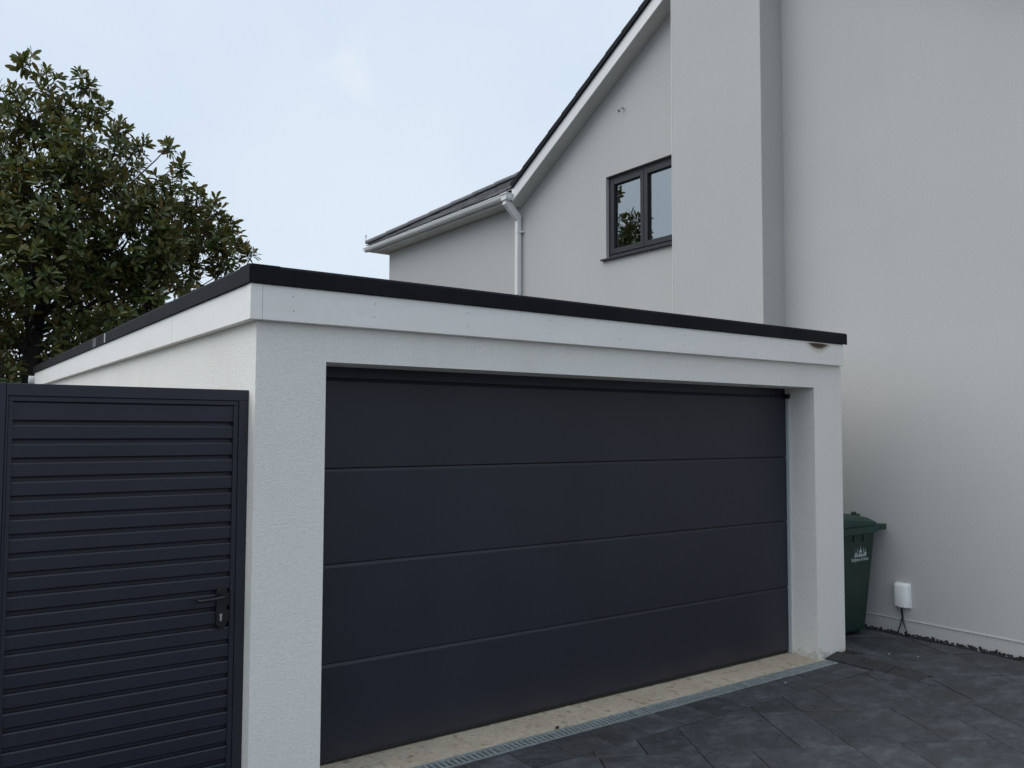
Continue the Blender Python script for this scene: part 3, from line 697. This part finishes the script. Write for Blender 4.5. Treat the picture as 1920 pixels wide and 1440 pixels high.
# ------------------------------------------------------------------ white service box with two cables
ub = empty('utility_box', (HX, 0.066, 0.22), 'white plastic service box low on the grey house wall with two cables below', 'utility box')
prof = [(HX-0.001, -0.008), (HX-0.036, -0.006), (HX-0.060, 0.018), (HX-0.064, 0.045), (HX-0.064, 0.100), (HX-0.054, 0.122), (HX-0.001, 0.126)]
MB().prism(prof, lambda x, y: (x, y, 0.226 if x > HX-0.03 else 0.228), lambda x, y: (x, y, 0.432 if x > HX-0.05 else 0.424)).build('box_cover', M['box'], ub, 0.012, 3, True)
MB().box(HX-0.010, HX, -0.010, 0.128, 0.224, 0.434).build('box_base', M['box'], ub, 0.004)
for i, (yy, ye) in enumerate(((0.068, 0.092), (0.060, 0.018))):
    MB().tube([(HX-0.03, yy, 0.24), (HX-0.03, yy, 0.19), (HX-0.025, 0.060+0.004*(1-i), 0.15), (HX-0.03, 0.060+0.006*(1-2*i), 0.12), (HX-0.035, (0.06+ye)/2, 0.075), (HX-0.04, ye, 0.03), (HX-0.04, ye, 0.0)], 0.0055, 6).build('cable', M['black_plastic'], ub, smooth=True)
MB().box(HX-0.0655, HX-0.063, 0.075, 0.095, 0.234, 0.238).build('box_clip', M['black_plastic'], ub)

# ------------------------------------------------------------------ wheeled bin between the garage and the house
bn = empty('wheelie_bin', (5.25, 0.48, 0), 'dark green wheeled rubbish bin with white printed emblem in the gap beside the garage', 'bin')
def ringz(z, x0, x1, y0, y1, r):
    pts = []
    for cx_, cy_, a0 in ((x1-r, y0+r, -90), (x1-r, y1-r, 0), (x0+r, y1-r, 90), (x0+r, y0+r, 180)):
        for k in range(5): a = R(a0 + 22.5*k); pts.append((cx_+r*math.cos(a), cy_+r*math.sin(a), z))
    return pts
def loft(m, rings, cap=True):
    n = len(rings[0]); v = [q for r_ in rings for q in r_]
    f = [(i*n+k, i*n+(k+1) % n, (i+1)*n+(k+1) % n, (i+1)*n+k) for i in range(len(rings)-1) for k in range(n)]
    if cap: f += [tuple(range(n))[::-1], tuple(range((len(rings)-1)*n, len(rings)*n))]
    return m.add(v, f)
BY0, BY1 = 0.20, 0.76
body = loft(MB(), [ringz(0.05, 5.00, 5.415, BY0+0.045, BY1-0.045, .03), ringz(0.07, 4.99, 5.425, BY0+0.04, BY1-0.04, .04), ringz(0.45, 4.935, 5.480, BY0+0.022, BY1-0.022, .045), ringz(0.84, 4.875, 5.530, BY0+0.004, BY1-0.004, .045), ringz(0.875, 4.87, 5.533, BY0, BY1, .045)])
body.build('bin_body', M['bin'], bn)
MB().box(5.50, 5.54, BY0+0.05, BY1-0.05, 0.845, 0.868).build('handle_web', M['bin'], bn, 0.006)
rim = loft(MB(), [ringz(0.868, 4.845, 5.560, BY0-0.022, BY1+0.022, .05), ringz(0.925, 4.845, 5.560, BY0-0.022, BY1+0.022, .05)])
rim.build('bin_rim', M['bin_lid'], bn)
MB().box(5.545, 5.672, BY0-0.012, BY0+0.03, 0.878, 0.930).box(5.545, 5.672, BY1-0.03, BY1+0.012, 0.878, 0.930).box(5.640, 5.672, BY0+0.0305, BY1-0.0305, 0.885, 0.928).box(5.545, 5.6395, BY0+0.0305, BY1-0.0305, 0.918, 0.926).build('bin_handle', M['bin_lid'], bn, 0.006)
def tilt(ring_, c0=5.2, k=0.085):     # the lid falls towards the handle side
    return [(x, y, z - k*(x-4.85)) for x, y, z in ring_]
lid = loft(MB(), [ringz(0.9255, 4.85, 5.548, BY0-0.012, BY1+0.012, .05), ringz(0.952, 4.85, 5.548, BY0-0.012, BY1+0.012, .05), tilt(ringz(1.015, 4.86, 5.540, BY0-0.004, BY1+0.004, .05)), tilt(ringz(1.04, 4.90, 5.50, BY0+0.03, BY1-0.03, .06)), tilt(ringz(1.060, 4.98, 5.40, BY0+0.09, BY1-0.09, .07))])
lid.build('bin_lid', M['bin_lid'], bn, 0.006, 2, False)
MB().tube([(5.36, BY0+0.09, 1.020), (5.36, BY0+0.12, 1.020)], 0.022, 12).tube([(5.42, BY0+0.09, 1.005), (5.42, BY0+0.12, 1.005)], 0.017, 12).box(5.36, 5.42, BY0+0.092, BY0+0.118, 0.985, 1.010).build('lid_lug', M['bin'], bn, 0.003)
for yy in (BY0+0.055, BY1-0.09):
    wl = MB().tube([(5.335, yy+.03, 0.085), (5.335, yy+0.075, 0.085)], 0.085, 24).build('wheel', M['black_plastic'], bn, 0.006)
    MB().tube([(5.335, yy+0.026, 0.085), (5.335, yy+0.079, 0.085)], 0.04, 16).build('wheel_hub', M['dark_void'], wl)
for i in range(3): MB().box(5.05+0.14*i, 5.058+0.14*i, BY0-0.004, BY0+0.02, 0.80, 0.866).build('rib', M['bin'], bn)
# emblem and lettering, raised print on the side of the bin
def side_y(z): return BY0 + 0.022 + (0.45-z)/(0.84-0.45)*0.018 - 0.0012
em = MB()
def flat(poly): em.prism(poly, lambda x, z: (x, side_y(z)-0.0016, z), lambda x, z: (x, side_y(z)+0.004, z))
ec, eb = 5.300, 0.672
def onion(cx_, z0, wd, h):
    pts = [(cx_-wd*.36, z0), (cx_+wd*.36, z0)]
    for k in range(1, 8): tt = k/8; pts.append((cx_ + wd*.5*math.cos(tt*math.pi/2)**0.8*(1 if tt > .15 else .92), z0+h*tt))
    pts.append((cx_, z0+h*1.25))
    for k in range(7, 0, -1): tt = k/8; pts.append((cx_ - wd*.5*math.cos(tt*math.pi/2)**0.8*(1 if tt > .15 else .92), z0+h*tt))
    return pts
flat([(ec-0.092, eb), (ec+0.088, eb), (ec+0.080, eb+0.012), (ec-0.084, eb+0.012)])
flat(onion(ec, eb+0.034, 0.046, 0.030)); flat(onion(ec-0.068, eb+0.013, 0.040, 0.026)); flat(onion(ec+0.072, eb+0.013, 0.040, 0.028))
flat([(ec-0.03, eb+0.0125), (ec+0.03, eb+0.0125), (ec+0.026, eb+0.026), (ec+0.012, eb+0.022), (ec, eb+0.029), (ec-0.012, eb+0.022), (ec-0.026, eb+0.026)])
for dx_, h_ in ((-0.043, 0.072), (0.045, 0.074), (0.0, 0.088), (-0.072, 0.060), (0.075, 0.062)):
    ww = 0.0026
    z0_ = eb + (0.0725 if dx_ == 0 else 0.0535 if abs(dx_) > .06 else 0.0125)
    flat([(ec+dx_-ww, z0_), (ec+dx_+ww, z0_), (ec+dx_+ww*.6, eb+h_), (ec+dx_-ww*.6, eb+h_)])
em.build('emblem', M['print'], bn)
fc = bpy.data.curves.new('lettering', 'FONT'); fc.body = 'Brighton & Hove'; fc.size = 0.042; fc.align_x = 'CENTER'; fc.extrude = 0.0008; fc.offset = 0.0007
fo = bpy.data.objects.new('lettering_curve', fc); col.objects.link(fo)
bpy.context.view_layer.update()
tm = bpy.data.meshes.new_from_object(fo.evaluated_get(bpy.context.evaluated_depsgraph_get()))
bpy.data.objects.remove(fo)
tm.transform(Matrix.Translation((0, 0, 0)) @ Matrix.Diagonal((0.86, 1, 1, 1))); tm.name = 'lettering'
tm.materials.clear(); tm.materials.append(M['print'])
to = link('lettering', tm, bn, (5.295, side_y(0.635)-0.001, 0.636)); to.rotation_euler = (R(90-2.6), 0, 0)

# ------------------------------------------------------------------ magnolia behind the garage
tr = empty('magnolia_tree', (0.08, 10.0, -0.05), 'large evergreen magnolia with glossy leaves and brown undersides behind the garage', 'tree')
BL = [(-0.11, 10.1, 7.14, 0.19), (0.17, 10.02, 6.88, 0.21), (0.67, 10.13, 7.03, 0.21), (-0.17, 9.61, 6.27, 0.45), (0.44, 10.17, 6.46, 0.47), (0.88, 10.31, 6.69, 0.27), (1.1, 9.46, 6.05, 0.27), (0.0, 9.82, 5.67, 0.71), (0.57, 9.45, 5.61, 0.61), (1.38, 10.68, 6.08, 0.39), (1.42, 9.64, 6.08, 0.17), (2.07, 10.47, 6.41, 0.17), (2.13, 10.15, 6.0, 0.19), (1.78, 9.57, 5.41, 0.33), (1.43, 9.33, 5.01, 0.49), (1.07, 10.2, 5.22, 0.65), (0.25, 9.4, 4.84, 0.74), (-0.25, 9.62, 4.58, 0.79), (2.23, 9.71, 5.29, 0.31), (2.65, 10.0, 5.31, 0.21), (2.89, 10.18, 5.12, 0.21), (2.09, 10.15, 4.94, 0.54), (2.6, 9.87, 4.77, 0.37), (3.19, 10.5, 4.96, 0.22), (3.22, 9.88, 4.62, 0.14), (1.31, 9.39, 4.45, 0.7), (0.62, 9.49, 4.22, 0.7), (-0.02, 9.12, 3.93, 0.67), (2.77, 9.82, 4.45, 0.33), (2.26, 10.44, 4.36, 0.48), (1.45, 9.66, 3.82, 0.58), (0.95, 10.63, 3.77, 0.61), (0.04, 10.44, 3.26, 0.51), (1.01, 9.0, 3.27, 0.34), (0.46, 9.36, 2.96, 0.38), (-0.01, 10.55, 2.83, 0.42), (-0.3, 9.8, 3.55, 0.48), (-0.63, 10.97, 5.98, 0.59), (-0.8, 9.98, 4.72, 0.81), (-0.86, 9.12, 3.55, 0.83), (-0.67, 10.07, 2.8, 0.71), (0.36, 10.32, 2.63, 0.36), (1.72, 9.46, 3.7, 0.53), (-0.35, 9.15, 2.46, 0.33), (0.65, 9.57, 3.3, 0.43), (0.9, 10.64, 2.93, 0.33), (2.58, 10.59, 5.1, 0.39), (1.64, 9.2, 4.38, 0.43), (0.96, 9.42, 4.09, 0.44)]
TB = Vector((0.08, 10.0, -0.1))
spine = [TB, Vector((0.08, 10.0, 1.2)), Vector((0.06, 10.02, 2.3)), Vector((0.12, 10.05, 3.1)), Vector((0.38, 10.1, 4.1)), Vector((0.57, 10.15, 5.0)), Vector((0.56, 10.1, 5.8)), Vector((0.3, 9.95, 6.6))]
MB().tube(spine, [.17, .14, .12, .10, .08, .06, .042, .02], 10).build('trunk', M['bark'], tr, smooth=True)
# limbs from the trunk towards the crown's lobes
def spine_at(z):
    for a, b in zip(spine, spine[1:]):
        if a.z <= z <= b.z: return a.lerp(b, (z-a.z)/(b.z-a.z))
    return spine[-1].copy()
for i, (bx, by, bz, br) in enumerate(BL):
    c = Vector((bx, by, bz)); hz = max(0.9, min(6.3, bz - 0.55*(c.xy - spine_at(bz).xy).length - 0.5))
    a = spine_at(hz); mid = a.lerp(c, 0.55) + Vector((random.uniform(-.1, .1), random.uniform(-.1, .1), -0.12))
    r0 = 0.012 + 0.03*min(1, br/0.7)
    MB().tube([a, a.lerp(mid, .5)+Vector((0, 0, -.03)), mid, mid.lerp(c, .6), c + Vector((0, 0, br*.3))], [r0, r0*.85, r0*.7, r0*.5, r0*.3], 6).build('limb', M['bark'], tr, smooth=True)
# one leaf: pointed oval folded along its midrib, tip bent down
def leaf_template():
    prof = [(0.0, 0.0, 0.0), (0.12, 0.075, 0.0), (0.36, 0.15, 0.005), (0.64, 0.185, 0.0), (0.88, 0.115, -0.03), (1.0, 0.0, -0.06)]
    v = []; f = []
    for (u, hw_, z) in prof:
        v += [(u, -hw_, z+hw_*0.22), (u, 0, z), (u, hw_, z+hw_*0.22)]
    for i in range(len(prof)-1):
        a = i*3
        f += [(a, a+3, a+4, a+1), (a+1, a+4, a+5, a+2)]
    return np.array(v), f
LV, LF = leaf_template()
leaves = []; twm = MB()
camp = np.array(cam.location)
for (bx, by, bz, br) in BL:
    n = max(6, int(round(33*(br/0.4)**2.1)))
    n = min(n, 135)
    for k in range(n):
        d = rng.normal(size=3); d /= np.linalg.norm(d)
        rad = br*(0.30 + 0.62*rng.random()**0.6)
        pnt = np.array((bx, by, bz)) + d*rad*np.array((1, 1.05, 1))
        out = d*0.8 + np.array((0, 0, 0.75)) + rng.normal(size=3)*0.25; out /= np.linalg.norm(out)
        # twig
        tl_ = 0.16 + 0.16*rng.random()
        st_ = pnt - out*tl_ - np.array((0, 0, .03))
        twm.tube([st_, pnt - out*tl_*.5, pnt + out*0.02], [.007, .005, .0035], 4, False)
        m_ = rng.integers(7, 12); ph = rng.random()*6.28
        e1 = np.cross(out, (0.31, 0.2, 0.93)); e1 /= np.linalg.norm(e1); e2 = np.cross(out, e1)
        for q in range(m_):
            az = ph + q*2.4 + rng.normal()*0.2; el = R(8 + 62*(q/m_)) + rng.normal()*0.16     # young leaves stand up, old ones spread
            dr_ = (e1*math.cos(az)+e2*math.sin(az))*math.cos(el) + out*math.sin(el); dr_ /= np.linalg.norm(dr_)
            dr_ = dr_ - np.array((0, 0, 0.12)); dr_ /= np.linalg.norm(dr_)
            up = out - dr_*(out @ dr_)
            if np.linalg.norm(up) < 1e-3: continue
            up /= np.linalg.norm(up); sd_ = np.cross(up, dr_)
            roll_ = rng.normal()*0.45; up, sd_ = up*math.cos(roll_)+sd_*math.sin(roll_), sd_*math.cos(roll_)-up*math.sin(roll_)
            ln = rng.uniform(0.085, 0.185)*(0.8 if q > m_*0.8 else 1)
            org = pnt - out*tl_*0.35*(1-q/m_) + dr_*0.012
            leaves.append((org, dr_*ln, sd_*ln*rng.uniform(.85, 1.1), up*ln))
twm.build('twigs', M['bark'], tr)['kind'] = 'stuff'
# the leaves that show largest are parts of their own, the rest one mass
cp = np.array([l[0] for l in leaves]); dist = np.linalg.norm(cp-camp, axis=1)
vx = (cp-camp) @ np.array(R2[:]); vy = (cp-camp) @ np.array(U2[:]); vz = (cp-camp) @ np.array(F[:])
uu = 960+1582*vx/vz; vv = 720-1582*vy/vz
facing = np.array([abs(np.dot(l[3]/np.linalg.norm(l[3]), (l[0]-camp)/np.linalg.norm(l[0]-camp)))*np.linalg.norm(l[1])**2 for l in leaves])/dist**2
# nearest leaf of each little patch of the crown is the one seen
inview = (uu > 5) & (uu < 500) & (vv > 90) & (vv < 715) & ~((uu > 60) & (vv > 700 - (uu-60)*0.47 - 12))
cell = {}
for i in np.where(inview)[0]:
    key = (int(uu[i]//14), int(vv[i]//14))
    if key not in cell or dist[i] < dist[cell[key]]: cell[key] = i
cand = sorted(cell.values(), key=lambda i: -facing[i])[:290]
chosen = set(int(i) for i in cand)
lm = bpy.data.meshes.new('leaf'); lm.from_pydata([tuple(q) for q in LV], [], LF); lm.materials.append(M['leaf'])
for i in chosen:
    o_, a, b, c = leaves[i]
    ob = bpy.data.objects.new('leaf', lm); col.objects.link(ob); ob.parent = tr
    mt = Matrix(((a[0], b[0], c[0], o_[0]), (a[1], b[1], c[1], o_[1]), (a[2], b[2], c[2], o_[2]), (0, 0, 0, 1)))
    ob.matrix_local = Matrix.Translation(-tr.location) @ mt
rest = [l for i, l in enumerate(leaves) if i not in chosen]
O_ = np.array([l[0] for l in rest]); A_ = np.array([l[1] for l in rest]); B_ = np.array([l[2] for l in rest]); C_ = np.array([l[3] for l in rest])
V = (O_[:, None, :] + LV[None, :, 0:1]*A_[:, None, :] + LV[None, :, 1:2]*B_[:, None, :] + LV[None, :, 2:3]*C_[:, None, :]).reshape(-1, 3)
nv = len(LV); FF = [tuple(i*nv+j for j in f) for i in range(len(rest)) for f in LF]
fm = bpy.data.meshes.new('foliage'); fm.from_pydata(V.tolist(), [], FF); fm.materials.append(M['leaf'])
link('foliage', fm, tr)['kind'] = 'stuff'
print('slabs', n_slab, 'leaves', len(leaves))
